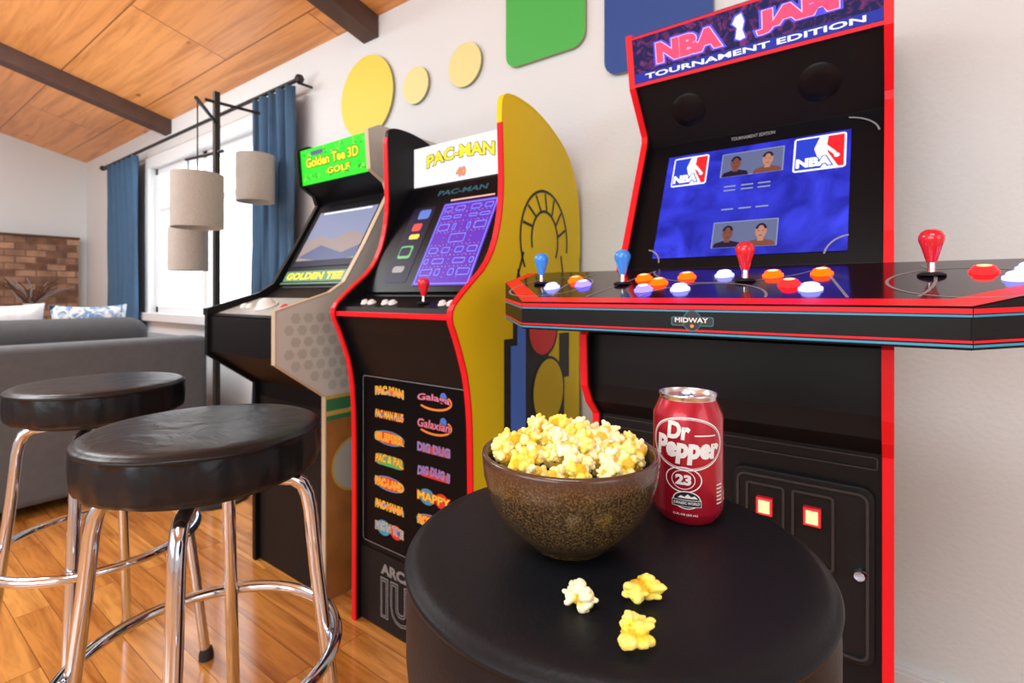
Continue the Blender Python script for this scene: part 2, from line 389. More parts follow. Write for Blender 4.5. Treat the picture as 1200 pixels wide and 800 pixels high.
# brick surround
r = thing('brick_fireplace', (FX+.02, .3, 0), 'tan and red-brown brick fireplace surround on the end wall', 'fireplace')
g = G().box(FX+.003, FX+.09, -1.4, 1.44, 0.001, 1.50); g.done(r, 'brick_face', ['brick'], smooth=False)
g = G().box(FX+.003, FX+.10, -1.4, 1.45, 1.501, 1.52); g.done(r, 'wood_edge', ['dkbrown'], smooth=False, bevel=.004)
# twig arrangement
r = thing('side_table', (-5.75, 1.02, 0), 'small dark wood side table by the brick fireplace', 'table')
G().lathe((-5.75, 1.02, 0), [(0, .62), (.2, .62), (.2, .645), (0, .645)], n=32).done(r, 'table_top', ['dkbrown'])
for k in range(3):
    a = k*2*pi/3+.4; g = G().tube([(-5.75+.05*math.cos(a), 1.02+.05*math.sin(a), .625), (-5.75+.17*math.cos(a), 1.02+.17*math.sin(a), .002)], .014); g.done(r, 'leg', ['dkbrown'])
r = thing('twig_arrangement', (-5.75, 1.02, .646), 'dried twigs in a pale vase on the side table', 'decoration')
G().lathe((-5.75, 1.02, .646), [(0, 0), (.05, 0), (.08, .08), (.07, .18), (.04, .23), (.05, .26), (.043, .26), (.03, .22), (0, .05)], n=24).done(r, 'vase', ['golfwhite'])
g = G()
for k in range(22):
    p = Vector((-5.75, 1.02, .84)); d = Vector((random.uniform(-.3, .3), random.uniform(-.5, .5), 1)); path = [p.copy()]
    for q in range(4):
        p = p+d*.068; d += Vector((random.uniform(-.4, .4), random.uniform(-.5, .5), random.uniform(-.3, .1))); path.append(p.copy())
    g.tube(path, [.008, .007, .006, .005, .004], 0 if k % 3 else 1, n=6)
g.done(r, 'twigs', ['dkbrown', 'p_grey'])

# curtains
def curtain(x0, x1, label, amp, nf):
    r = thing('curtain', ((x0+x1)/2, 1.44, 0), label, 'curtain', 'blue curtains at the window')
    g = G(); n = nf*10; rows = 14; V = []
    for j in range(rows+1):
        z = 2.05-(2.03)*j/rows
        V.append([g.bm.verts.new((x0+(x1-x0)*i/n + .008*math.sin(j*.7+i), 1.44+amp*math.sin(2*pi*i/10)*(1-.35*math.sin(j*.3)) + .006*math.sin(i*1.3+j*.5), z)) for i in range(n+1)])
    for j in range(rows):
        for i in range(n): g.bm.faces.new((V[j][i], V[j][i+1], V[j+1][i+1], V[j+1][i]))
    o = g.done(r, 'curtain_panel', ['curtain'], ang=180)
    md = o.modifiers.new('s', 'SOLIDIFY'); md.thickness = .004
curtain(-2.90, -2.46, 'full-length blue curtain beside the bright window', .032, 5)
curtain(-5.35, -4.66, 'blue curtain at the far edge of the window', .032, 6)
r = thing('curtain_rod', (-3.9, 1.44, 2.07), 'black iron curtain rod with round finials', 'curtain rod')
g = G().tube([(-5.5, 1.44, 2.075), (-2.42, 1.44, 2.075)], .011)
for x in (-5.5, -2.42): g.lathe((x, 1.44, 2.075), [(0, -.024), (.017, -.017), (.024, 0), (.017, .017), (0, .024)], n=16)
g.done(r, 'rod', ['iron'])
for x in (-5.43, -2.435):
    G().tube([(x, 1.44, 2.06), (x, 1.519, 2.06)], .007).done(r, 'bracket', ['iron'])

# ---------------------------------------------------------------- SOFA
r = thing('sofa', (-3.4, .2, 0), 'grey fabric sofa with its back to the bar stools', 'sofa')
G().box(-3.18, -3.02, -1.2, 1.26, .05, .755).done(r, 'backrest', ['sofa'], bevel=.03, bseg=4)
G().box(-3.95, -3.18, -1.2, 1.26, .05, .42).done(r, 'seat_base', ['sofa'], bevel=.03, bseg=3)
for y0, y1 in ((-1.02, .0), (.0, 1.06)):
    G().box(-3.40, -3.18, y0+.01, y1-.01, .43, .86).done(r, 'back_cushion', ['sofad'], bevel=.09, bseg=6)
    G().box(-3.95, -3.40, y0+.01, y1-.01, .425, .56).done(r, 'seat_cushion', ['sofad'], bevel=.04, bseg=4)
for y0, y1 in ((-1.2, -1.03), (1.09, 1.29)):
    G().box(-3.97, -3.10, y0, y1, .05, .74).done(r, 'armrest', ['sofa'], bevel=.05, bseg=5)
for x in (-3.9, -3.08):
    for y in (-1.12, 1.18): G().lathe((x, y, 0), [(0, 0), (.02, 0), (.028, .052), (0, .052)], n=16).done(r, 'leg', ['dkbrown'])
def pillow(loc, w, rz, mk, lab):
    r = thing('throw_pillow', loc, lab, 'pillow', 'throw pillows on the sofa')
    g = G(); n = 12; R = Matrix.Rotation(rz, 3, 'Z') @ Matrix.Rotation(-.12, 3, 'Y')
    for sgn in (1, -1):
        V = []
        for i in range(n+1):
            row = []
            for j in range(n+1):
                a = i/n*2-1; b = j/n*2-1
                th = .06*max(0, (1-a**4)*(1-b**4))**.5
                row.append(g.bm.verts.new(Vector(loc)+R @ Vector((sgn*th, a*w/2*(1-.09*(1-b*b)), w*.54+b*w*.54*(1-.09*(1-a*a))))))
            V.append(row)
        for i in range(n):
            for j in range(n): g.bm.faces.new((V[i][j], V[i+1][j], V[i+1][j+1], V[i][j+1]))
    bmesh.ops.remove_doubles(g.bm, verts=g.bm.verts, dist=.0005)
    g.done(r, 'pillow_cover', [mk], ang=180)
pillow((-3.50, .13, .562), .36, .0, 'pillb', 'blue and white patterned throw pillow on the sofa')
pillow((-3.50, .51, .562), .35, .0, 'pillw', 'white throw pillow on the sofa')
pillow((-3.50, .87, .562), .34, .0, 'pillb', 'blue and white patterned throw pillow on the sofa')

# ---------------------------------------------------------------- LAMP
lx, ly = -2.60, 1.12
r = thing('floor_lamp', (lx, ly, 0), 'black iron floor lamp with three hanging linen drum shades', 'lamp')
G().lathe((lx, ly, 0), [(0, 0.001), (.14, .001), (.14, .014), (.03, .024), (0, .024)]).done(r, 'base', ['iron'])
G().box(lx-.013, lx+.013, ly-.013, ly+.013, .02, 1.95).done(r, 'pole', ['iron'], bevel=.003)
for (x, y, zc, za, R, H) in ((-2.345, .935, 1.372, 1.80, .098, .225), (-2.586, 1.30, 1.565, 1.90, .090, .235), (-2.84, 1.09, 1.205, 1.66, .088, .21)):
    dx, dy = x-lx, y-ly; Ln = math.hypot(dx, dy); ux, uy = dx/Ln, dy/Ln
    G().tube([(lx-ux*.05, ly-uy*.05, za), (x+ux*.02, y+uy*.02, za)], .008, n=8).done(r, 'arm', ['iron'])
    G().lathe((x, y, zc-H/2), [(R-.004, 0), (R, 0), (R, H), (R-.004, H), (R-.004, 0)], n=40).done(r, 'lamp_shade', ['shade'])
    g = G().tube([(x, y, za), (x, y, zc+H/2-.01)], .003, n=6)
    for k in range(3): g.tube([(x, y, zc+H/2-.01), (x+(R-.004)*math.cos(k*2.094), y+(R-.004)*math.sin(k*2.094), zc+H/2-.005)], .002, n=6)
    g.done(r, 'hanging_rod', ['iron'])
    G().lathe((x, y, zc-.03), [(0, -.035), (.018, -.028), (.028, 0), (.02, .03), (.012, .045), (0, .045)], n=16).done(r, 'light_bulb', ['e_white'])

# ---------------------------------------------------------------- wall decals
def decal(name, shape, m, label, cat):
    vs, fs = shape
    cx = sum(v[0] for v in vs)/len(vs); cz = sum(v[1] for v in vs)/len(vs)
    g = G(); n = len(vs)
    a = [g.bm.verts.new((x-cx, 0, z-cz)) for x, z in vs]; b = [g.bm.verts.new((x-cx, -.014, z-cz)) for x, z in vs]
    g.bm.faces.new(b).material_index = 0; g.bm.faces.new(a).material_index = 1
    for i in range(n): g.bm.faces.new((a[i], a[(i+1) % n], b[(i+1) % n], b[i])).material_index = 1
    o = g.done(None, name, [m, 'decal_s'], smooth=False); o.location = (cx, WY-.001, cz); o['label'] = label; o['category'] = cat
    return o
decal('wall_disc', disc(-1.97, 1.90, .19, n=64), 'decal_y', 'large plain yellow round cut-out mounted on the white wall', 'wall decoration')
for i, (x, z, rr) in enumerate(((-1.636, 1.872, .078), (-1.356, 1.885, .086))):
    o = decal('wall_disc', disc(x, z, rr, n=48), 'decal_p', 'small pale yellow round cut-out mounted on the white wall', 'wall decoration'); o['group'] = 'small round wall cut-outs'
decal('wall_panel', rrect(-.985, 2.02, .33, .42, .05), 'decal_g', 'plain green rounded cut-out panel mounted on the white wall', 'wall decoration')
decal('wall_panel', rrect(-.58, 1.91, .34, .46, .05), 'decal_b', 'plain dark blue rounded cut-out panel mounted on the white wall', 'wall decoration')

# ---------------------------------------------------------------- cabinet helpers
def edge_strip(g, pts, x0, x1, m, t=.004):
    P = [Vector(p) for p in pts]; n = len(P); A = []; B = []
    for i in range(n):
        d = (P[min(i+1, n-1)]-P[max(i-1, 0)]).normalized(); nr = Vector((-d.y, d.x))
        A.append(P[i]+nr*t); B.append(P[i]-nr*.001)
    for i in range(n-1):
        vs = [(x, *q) for x in (x0, x1) for q in (A[i], A[i+1], B[i+1], B[i])]
        g.raw(vs, [(0,1,2,3),(4,7,6,5),(0,4,5,1),(1,5,6,2),(2,6,7,3),(3,7,4,0)], m)
def smoothpts(pts, it=2):
    for _ in range(it):
        q = [pts[0]]
        for a, b in zip(pts[:-1], pts[1:]):
            q += [(a[0]*.75+b[0]*.25, a[1]*.75+b[1]*.25), (a[0]*.25+b[0]*.75, a[1]*.25+b[1]*.75)]
        pts = q+[pts[-1]]
    return pts
def joystick(root, x, y, z, mk, h=1.):
    g = G().lathe((x, y, z), [(0, 0), (.017, 0), (.017, .002), (.012, .005), (0, .005)], 0, n=24)
    g.lathe((x, y, z), [(.0045, .004), (.0045, .024*h)], 1, n=12)
    b = .020*h
    g.lathe((x, y, z), [(0, b-.002), (.006, b-.001), (.008, b+.006), (.0125, b+.022), (.0155, b+.031), (.0155, b+.037), (.0125, b+.043), (.007, b+.0465), (0, b+.0475)], 2, n=24)
    return g.done(root, 'joystick', ['blackm', 'chrome', mk])
def button(root, x, y, z, mk, rad=.0135, N=(0, -.25, 1), core=None):
    g = G().lathe((x, y, z), [(0, 0), (rad+.003, 0), (rad+.003, .003), (rad, .005), (rad-.001, .004), (rad-.001, .008), (rad-.003, .0095), (rad*.62, .0102), (0, .0100)], 0, n=24, axis=N, mats=[0, 0, 0, 0, 0, 0, 0, 1])
    return g.done(root, 'button', [mk, core or mk])

# ================================================================ BASKETBALL CABINET
x0, x1 = -.50, .0
r = thing('arcade_cabinet', (-.25, 1.22, 0), 'black arcade cabinet with red edges and a wide four-player deck', 'arcade machine')
front = [(.955, .001), (.955, .735), (.925, .765), (.905, .80), (.90, .90), (.98, .965), (1.055, 1.01), (1.10, 1.09), (1.212, 1.35), (1.212, 1.37), (1.14, 1.465), (1.118, 1.578)]
prof = front+[(1.20, 1.59), (1.485, 1.59), (1.485, .001)]
for xa, xb in ((x0, x0+.013), (x1-.013, x1)):
    so = G().prism(prof, xa, xb).done(r, 'side_panel', ['black'], smooth=False)
    g = G(); edge_strip(g, front+[(1.20, 1.59), (1.485, 1.59)], xa-.0008, xb+.0008, 0, t=.004); g.done(so, 'edge_trim', ['red'], smooth=False, label='red plastic edge trim')
ip = [(.965, .002), (.965, .735), (.935, .765), (.93, .80), (.93, .90), (1.03, .97), (1.095, 1.03), (1.235, 1.345), (1.15, 1.468), (1.128, 1.576), (1.47, 1.578), (1.47, .002)]
body = G().prism(ip, x0+.013, x1-.013).done(r, 'body', ['black'], smooth=False)
# screen
sp = PL((-.25, 1.112, 1.045), (1, 0, 0), (0, .14, .315))
g = G()
g.put(sp, rect(0, .155, .472, .335), 0, .010); g.done(r, 'screen_bezel', ['gloss'], smooth=False)
scr = G().put(sp, rect(0, .147, .366, .272), 0, .012).done(r, 'screen', ['screenblue'], smooth=False)
g = G()
def badge(cx, cy, w, h):
    g.put(sp, rrect(cx, cy, w, h, .006), 0, .0126)
    # blue left part and red right part meeting on a slanted line, white player between them
    g.put(sp, poly((cx-w*.46, cy-h*.45), (cx+w*.05, cy-h*.45), (cx-w*.04, cy-h*.1), (cx-w*.10, cy+h*.12), (cx+w*.0, cy+h*.45), (cx-w*.46, cy+h*.45)), 1, .0130)
    g.put(sp, poly((cx+w*.46, cy-h*.45), (cx+w*.36, cy-h*.45), (cx+w*.16, cy-h*.02), (cx+w*.14, cy+h*.20), (cx+w*.16, cy+h*.45), (cx+w*.46, cy+h*.45)), 2, .0130)
    g.put(sp, disc(cx+w*.07, cy+h*.33, w*.065, h*.075, 16), 0, .0133)
    g.put(sp, line(cx+w*.12, cy+h*.16, cx+w*.30, cy-h*.08, h*.08), 0, .0134)
    g.put(sp, disc(cx+w*.33, cy-h*.14, w*.055, h*.06, 14), 0, .0135)
    g.put(sp, text('NBA', cx-w*.10, cy-h*.26, w*.68, h*.27, .06, .07), 1, .0136); g.put(sp, text('NBA', cx-w*.10, cy-h*.26, w*.68, h*.27, .06), 0, .0140)
badge(-.128, .236, .080, .080); badge(.130, .236, .092, .084)
for cy in (.236, .060):
    g.put(sp, rect(.004, cy, .125, .062), 6, .0126); g.put(sp, rframe(.004, cy, .125, .062, .002, .002), 4, .0128)
    for cx, sk in ((-.028, 5), (.036, 7)):
        g.put(sp, poly((cx-.028, cy-.0305), (cx-.024, cy-.020), (cx-.008, cy-.015), (cx+.008, cy-.015), (cx+.024, cy-.020), (cx+.028, cy-.0305)), 3 if sk == 5 else 5, .0130)
        g.put(sp, rect(cx, cy-.014, .011, .010), sk, .0131)
        g.put(sp, disc(cx, cy+.003, .0105, .0165, 20), sk, .0132); g.put(sp, ring(cx, cy+.005, .0112, .0165, .005, .25, pi-.25, 16), 3, .0134)
        for ex in (-.004, .004): g.put(sp, disc(cx+ex, cy+.004, .0016, .001, 8), 3, .0136)
        g.put(sp, rect(cx, cy-.007, .006, .0012), 3, .0136)
for cy in (.180, .170, .122):
    for cx in (-.035, .0, .033): g.put(sp, rect(cx, cy, .024, .0035), 4, .0128)
g.done(scr, 'screen_graphics', ['e_white', 'e_bluel', 'e_red', 'e_dark', 'e_sky', 'e_skin', 'e_slate', 'e_skinl'], smooth=False)
g = G(); g.put(sp, ring(-.20, .0, .035, .035, .003, .0, 1.4, 16), 0, .0125); g.put(sp, ring(.19, .0, .045, .045, .003, 1.7, 3., 16), 0, .0125)
g.put(sp, ring(.16, .265, .07, .05, .003, .1, 1.3, 20), 0, .0125)
g.put(sp, text('TOURNAMENT EDITION', 0, .307, .09, .009), 0, .0125)
g.done(r, 'bezel_print', ['p_grey'], smooth=False)
up = PL((-.25, 1.1925, 1.4065), (1, 0, 0), (0, -.085, .123))
for cx in (-.13, .13):
    g = G(); c = up(cx, 0, .001); g.lathe(c, [(0, .004), (.02, .0038), (.032, .0025), (.038, .0), (0, 0)], n=32, axis=up.N); g.done(r, 'speaker', ['domes'])
# marquee
mp_ = PL((-.25, 1.139, 1.522), (1, 0, 0), (0, -.022, .113))
mq = G().put(mp_, rect(0, 0, .472, .112), 0, .012).done(r, 'marquee', ['crowd'], smooth=False)
g = G()
g.put(mp_, rect(0, -.037, .47, .020), 3, .0124)
g.put(mp_, rect(0, .052, .472, .005), 1, .0127); g.put(mp_, rect(0, -.052, .472, .007), 1, .0127)
for s_, cx, w in (('NBA', -.110, .142), ('JAM', .098, .142)):
    g.put(mp_, text(s_, cx, .006, w, .044, .07, .085), 2, .0130); g.put(mp_, text(s_, cx, .006, w, .044, .07, .022), 5, .0134); g.put(mp_, text(s_, cx, .006, w, .044, .07), 4, .0138)
g.put(mp_, poly((-.014, .036), (.002, .040), (.008, .020), (.004, .004), (.010, -.014), (-.004, -.018), (-.016, -.012), (-.012, .010), (-.022, .020)), 2, .0134)
g.put(mp_, poly((-.011, .032), (.000, .036), (.005, .020), (.001, .004), (.006, -.012), (-.004, -.015), (-.013, -.010), (-.009, .010), (-.018, .020)), 0, .0137)
g.put(mp_, text('TOURNAMENT EDITION', 0, -.037, .42, .0115, .025), 0, .0134)
g.done(mq, 'lettering', ['e_white', 'e_red', 'e_haloblue', 'e_navy', 'e_pink', 'e_halo'], smooth=False)
# deck
SLP = .25
zt = lambda y: .965+(y-.79)*SLP
zb = lambda y: .915+(y-.79)*.05
dp = [(-.565, .79), (.073, .79), (.243, .96), (.243, 1.06), (-.013, 1.06), (-.487, 1.06), (-.735, 1.06), (-.735, .96)]
deck = G().prismz(dp, zb, zt, 0).done(r, 'control_deck', ['black'], smooth=False, bevel=.002)
dpl = PL((0, .79, .965), (1, 0, 0), (0, 1, SLP))
g = G()
k = math.sqrt(1+SLP**2)
inn = [(-.549, .824), (.057, .824), (.214, .977), (.214, 1.06), (-.706, 1.06), (-.706, .977)]
outp = [(-.565, .791), (.073, .791), (.242, .96), (.242, 1.06), (-.734, 1.06), (-.734, .96)]
vs = [(a, (b-.79)*k) for a, b in outp+inn]
g.put(dpl, (vs, [(i, (i+1) % 6, 6+(i+1) % 6, 6+i) for i in (0, 1, 2, 4, 5)]), 0, .0012)
g.put(dpl, ([(a, (b-.79)*k) for a, b in inn], [tuple(range(6))]), 2, .0010)
for cx, cy, rr in ((-.25, .04, .10), (-.25, .3, .16), (.08, .13, .09), (-.58, .13, .09), (-.25, .16, .30)):
    a = ring(cx, cy, rr, rr, .004, n=64); vv = a[0]
    fs = [f for f in a[1] if all(.038 < vv[i][1] < .26 and -.69 < vv[i][0] < .2 for i in f)]
    g.put(dpl, (vv, fs), 1, .0014)
for a in ((-.45, .04, -.40, .26), (-.05, .04, -.10, .26)): g.put(dpl, line(*a, .004), 1, .0014)
g.done(deck, 'deck_print', ['red', 'p_grey', 'deckdark'], smooth=False)
def deck_side(pa, pb):
    pa = Vector((*pa, zb(pa[1]))); pb = Vector((*pb, zb(pb[1])))
    return PL(pa, pb-pa, (0, 0, 1)), (pb-pa).length
g = G()
for pa, pb in ((dp[7], dp[0]), (dp[0], dp[1]), (dp[1], dp[2])):
    pl, Ln = deck_side(pa, pb)
    g.put(pl, rect(Ln/2, .0455, Ln, .006), 0, .0012); g.put(pl, rect(Ln/2, .0400, Ln, .0025), 1, .0012)
    g.put(pl, rect(Ln/2, .010, Ln, .003), 0, .0012); g.put(pl, rect(Ln/2, .005, Ln, .003), 1, .0012)
g.done(deck, 'deck_stripes', ['red', 'p_cyan'], smooth=False)
pl, Ln = deck_side(dp[0], dp[1])
g = G(); g.put(pl, rrect(Ln/2, .024, .064, .014, .003), 1, .0016); g.put(pl, rrect(Ln/2, .024, .061, .0115, .003), 0, .0017); g.put(pl, disc(Ln/2, .025, .014, .016), 1, .0018); g.put(pl, disc(Ln/2, .025, .0128, .0148), 0, .0020); g.put(pl, disc(Ln/2, .017, .003, .0025), 2, .0022)
g.put(pl, text('MIDWAY', Ln/2-.001, .026, .050, .0075), 3, .0024); g.done(deck, 'maker_badge', ['p_black', 'p_tealm', 'p_orange', 'p_white'], smooth=False)
dz = lambda y: zt(y)+.001
for x, y, mk in ((-.62, .94, 'jblue'), (-.422, .925, 'jblue'), (-.203, .937, 'jred'), (.044, .955, 'jred')): joystick(r, x, y, dz(y), mk)
for x, y, mk in ((-.567, .8995, 'b_cool'), (-.505, .919, 'b_blue'), (-.545, .96, 'b_orange'), (-.394, .964, 'b_orange'), (-.35, .926, 'b_orange'), (-.3585, .8745, 'b_blue'), (-.2945, .879, 'b_cool'), (-.313, .9725, 'b_orange'),
                 (-.2475, .981, 'b_cool'), (-.166, .972, 'b_orange'), (-.131, .9035, 'b_red'), (-.0947, .979, 'b_orange'), (-.099, .875, 'b_cool'), (.1015, .9695, 'b_red'), (.130, .9255, 'b_cool'), (.150, .98, 'b_cool')):
    button(r, x, y, dz(y), mk, core='b_corewarm' if mk in ('b_orange', 'b_red') else 'b_corecool')
# coin door
cp = PL((-.125, .964, .545), (1, 0, 0), (0, 0, 1))
cd = G()
pts = rrectpts(0, 0, .205, .275, .018)
n = len(pts); cd.raw([cp(x, y, 0) for x, y in pts]+[cp(x, y, .010) for x, y in pts], [tuple(range(n, 2*n))]+[(i, (i+1) % n, n+(i+1) % n, n+i) for i in range(n)])
cd = cd.done(r, 'coin_door', ['blackm'], bevel=.002)
def raised_frame(g, cx, cy, w, h, rr, t, z0, z1, m=0):
    a = rrectpts(cx, cy, w, h, rr); b = rrectpts(cx, cy, w-2*t, h-2*t, max(rr-t, .001)); n = len(a)
    vs = [cp(x, y, z0) for x, y in a]+[cp(x, y, z1) for x, y in a]+[cp(x, y, z1) for x, y in b]+[cp(x, y, z0) for x, y in b]
    fs = []
    for q in range(3): fs += [(q*n+i, q*n+(i+1) % n, (q+1)*n+(i+1) % n, (q+1)*n+i) for i in range(n)]
    g.raw(vs, fs, m)
g = G(); raised_frame(g, 0, 0, .190, .258, .014, .004, .0095, .014)
for cx in (-.050, .020): raised_frame(g, cx, .055, .060, .12, .006, .004, .0095, .014); raised_frame(g, cx, -.07, .060, .09, .006, .003, .0095, .013)
g.done(cd, 'door_frame', ['p_dk'])
for cx in (-.050, .020):
    g = G(); c = cp(cx, .078, .010); g.box(c.x-.0125, c.x+.0125, c.y-.010, c.y+.001, c.z-.0145, c.z+.0145, 0)
    g.box(c.x-.0085, c.x+.0085, c.y-.0115, c.y-.0102, c.z-.0105, c.z+.0105, 1)
    g.done(cd, 'coin_button', ['jred', 'b_corewarm'], bevel=.001, label='glowing red coin return button')
g = G().lathe(cp(.083, .005, .0105), [(.010, 0), (.010, .006), (.007, .012), (0, .012)], n=20, axis=(0, -1, 0)); g.done(cd, 'lock', ['chrome'])
g = G(); g.put(cp, rframe(-.125, .175, .462, .02, .004, .002), 0, .0018); g.done(r, 'panel_seam', ['p_dk'], smooth=False)

# ================================================================ YELLOW CABINET
x0, x1 = -1.312, -.832
r = thing('arcade_cabinet', (-1.07, 1.22, 0), 'yellow-sided arcade cabinet with red edges and a white lit marquee', 'arcade machine')
fr = smoothpts([(.955, .001), (.957, .50), (.95, .74), (.905, .87), (.872, .935), (.925, .985), (1.035, 1.07), (1.082, 1.22), (1.075, 1.40), (1.072, 1.50), (1.10, 1.522), (1.20, 1.52), (1.30, 1.49), (1.41, 1.43), (1.465, 1.34), (1.485, 1.24), (1.487, 1.10)], 2)
prof = fr+[(1.487, .001)]
for i, (xa, xb) in enumerate(((x0, x0+.015), (x1-.015, x1))):
    so = G().prism(prof, xa, xb).done(r, 'side_panel', ['yellow'] if i else ['black'], smooth=False, label='yellow side panel with printed artwork' if i else 'black side panel')
    g = G(); edge_strip(g, fr[:38] if not i else fr[:36], xa-.001, xb+.001, 0)
    g.done(so, 'edge_trim', ['red'], smooth=False, label='red plastic edge trim')
    if i:
        g = G(); edge_strip(g, fr[35:], xa-.001, xb+.001, 0); g.done(so, 'edge_trim', ['yellow'], smooth=False, label='yellow plastic edge trim')
        ap = PL((xb, 1.25, 0), (0, 1, 0), (0, 0, 1)); g = G()
        g.put(ap, poly((-.17, .58), (.02, .58), (.02, .70), (.05, .70), (.05, .90), (.0, .90), (.0, 1.0), (-.06, 1.04), (-.13, 1.0), (-.13, .86), (-.17, .86)), 0, .0006)
        g.put(ap, poly((-.14, .60), (-.07, .60), (-.07, .97), (-.11, .97), (-.11, .84), (-.14, .84)), 1, .0010)
        g.put(ap, disc(.02, .875, .075), 2, .0012); g.put(ap, ring(.02, .875, .08, .08, .008), 0, .0014)
        g.put(ap, disc(.05, .69, .085, .10), 3, .0016); g.put(ap, ring(.05, .69, .09, .105, .008), 0, .0018)
        g.put(ap, poly((.06, .50), (.14, .50), (.14, .72), (.17, .72), (.17, .86), (.11, .86), (.11, .78)), 0, .0010)
        for k in range(7):
            a = .2+k*.42; g.put(ap, line(.03+.075*math.cos(a), 1.14+.09*math.sin(a), .03+.12*math.cos(a+.1), 1.14+.14*math.sin(a+.1), .008), 0, .0012)
        g.put(ap, ring(.03, 1.14, .075, .09, .008, -.6, pi+.3), 0, .0012); g.put(ap, ring(.03, 1.14, .13, .15, .008, -.2, pi+.6), 0, .0012)
        g.put(ap, ring(.0, 1.05, .11, .07, .008, pi, 2*pi), 0, .0012); g.put(ap, line(-.08, 1.1, -.13, .98, .008), 0, .0012); g.put(ap, line(.12, 1.1, .15, .95, .008), 0, .0012)
        g.done(so, 'side_artwork', ['p_black', 'p_blue', 'p_red', 'yellow'], smooth=False, label='abstract black, blue and red printed shapes')
ip = [(.975, .002), (.975, .735), (.925, .87), (.897, .925), (.905, .945), (.99, .975), (1.175, 1.330), (1.19, 1.335), (1.19, 1.468), (1.40, 1.40), (1.47, 1.22), (1.47, .002)]
body = G().prism(ip, x0+.015, x1-.015).done(r, 'body', ['black'], smooth=False)
g = G().box(x0+.015, x1-.015, .885, .899, .918, .932); g.done(r, 'edge_trim', ['red'], bevel=.002, label='red strip along the control panel')
mq_pl = PL((-1.072, 1.19, 1.402), (1, 0, 0), (0, 0, 1))
mq = G().put(mq_pl, rect(0, 0, .446, .130), 0, .004).done(r, 'marquee', ['e_white'], smooth=False)
g = G()
g.put(mq_pl, text('PAC-MAN', -.018, .012, .285, .040, .035, .045, arc=.014), 0, .0046); g.put(mq_pl, text('PAC-MAN', -.018, .012, .285, .040, .035, .0, arc=.014), 1, .0052)
g.put(mq_pl, text('40', -.01, -.038, .040, .028, .04, .05), 2, .0050); g.put(mq_pl, text('40', -.01, -.038, .040, .028, .04), 3, .0054)
g.done(mq, 'lettering', ['p_black', 'e_yellow', 'p_blue', 'e_orange'], smooth=False)
sp = PL((-1.072, .99, .985), (1, 0, 0), (0, .185, .345))
g = G().put(sp, rect(0, .19, .446, .38), 0, .006); bz = g.done(r, 'screen_bezel', ['gloss'], smooth=False)
scr = G().put(sp, rect(.085, .160, .215, .285), 0, .008).done(r, 'screen', ['e_purple'], smooth=False)
g = G()
random.seed(11)
MX, MY = .085, .160
g.put(sp, rframe(MX, MY, .205, .275, .006, .003), 0, .0085)
def both(shp_fn):
    for s_ in (-1, 1): g.put(sp, shp_fn(s_), 0, .0086)
rows = [(.118, ((.030, .036), (.078, .030)), .018), (.088, ((.030, .030), (.074, .036)), .012), (.052, ((.028, .012), (.070, .044)), .024), (-.028, ((.026, .030), (.074, .034)), .020), (-.064, ((.040, .044), (.086, .016)), .018), (-.100, ((.026, .020), (.070, .046)), .022)]
for cy, cols, h in rows:
    for cxx, w_ in cols: both(lambda s_: rframe(MX+s_*cxx, MY+cy, w_, h, .004, .0026))
g.put(sp, rframe(MX, MY+.012, .060, .030, .003, .0026), 0, .0086)
for yy in (.104, .070, .034, -.010, -.046, -.082):
    for q in range(-6, 7):
        g.put(sp, disc(MX+q*.0148, MY+yy, .0015, n=6), 1, .0088)
for xx in (-.052, .052, 0):
    for q in range(-8, 9): g.put(sp, disc(MX+xx, MY+q*.0145, .0013, n=6), 1, .0089)
g.put(sp, rect(MX, .312, .17, .006), 1, .0088)
g.done(scr, 'screen_graphics', ['e_mazeblue', 'e_peach'], smooth=False)
g = G()
g.put(sp, rrect(-.105, .165, .10, .27, .01), 0, .007)
g.put(sp, text('PAC-MAN', .03, .348, .20, .020, .03), 7, .0076)
for cx, cy, w, h, m in ((-.095, .272, .05, .035, 2), (-.105, .225, .04, .028, 3), (-.10, .19, .045, .018, 4), (-.11, .135, .055, .045, 6), (-.112, .137, .045, .030, 0), (-.11, .075, .05, .022, 5)): g.put(sp, rrect(cx, cy, w, h, .008), m, .0076 if m else .008)
g.done(bz, 'bezel_print', ['e_dark', 'p_cyan', 'p_blue', 'p_red', 'p_yellow', 'p_grey', 'p_green', 'p_teal'], smooth=False)
joystick(r, -.985, .935, .957, 'jred')
for x in (-1.22, -1.19, -1.13, -1.10, -.91, -.88): button(r, x, .93, .955, 'p_white', .010, (0, -.35, 1))
fp = PL((-1.072, .975, 0), (1, 0, 0), (0, 0, 1))
g = G().put(fp, rect(0, .49, .44, .50), 0, .002); lp = g.done(r, 'front_panel', ['gloss'], smooth=False)
g = G()
g.put(fp, rframe(0, .49, .430, .495, .01, .002), 3, .0024)
left = [('PAC-MAN', 1, 5), ('PAC MAN PLUS', 0, 5), ('SUPER', 1, 1), ('PAC & PAL', 0, 2), ('PAC-LAND', 1, 1), ('PAC-MANIA', 1, 5), ('PAC IN TIME', 4, 4)]
right = [('Galaga', 7, 3), ('Galaxian', 7, 3), ('DIG DUG', 6, 6), ('DIG DUG II', 6, 6), ('MAPPY', 0, 4), ('ROMPERS', 1, 1), ('NAMCO', 2, 5)]
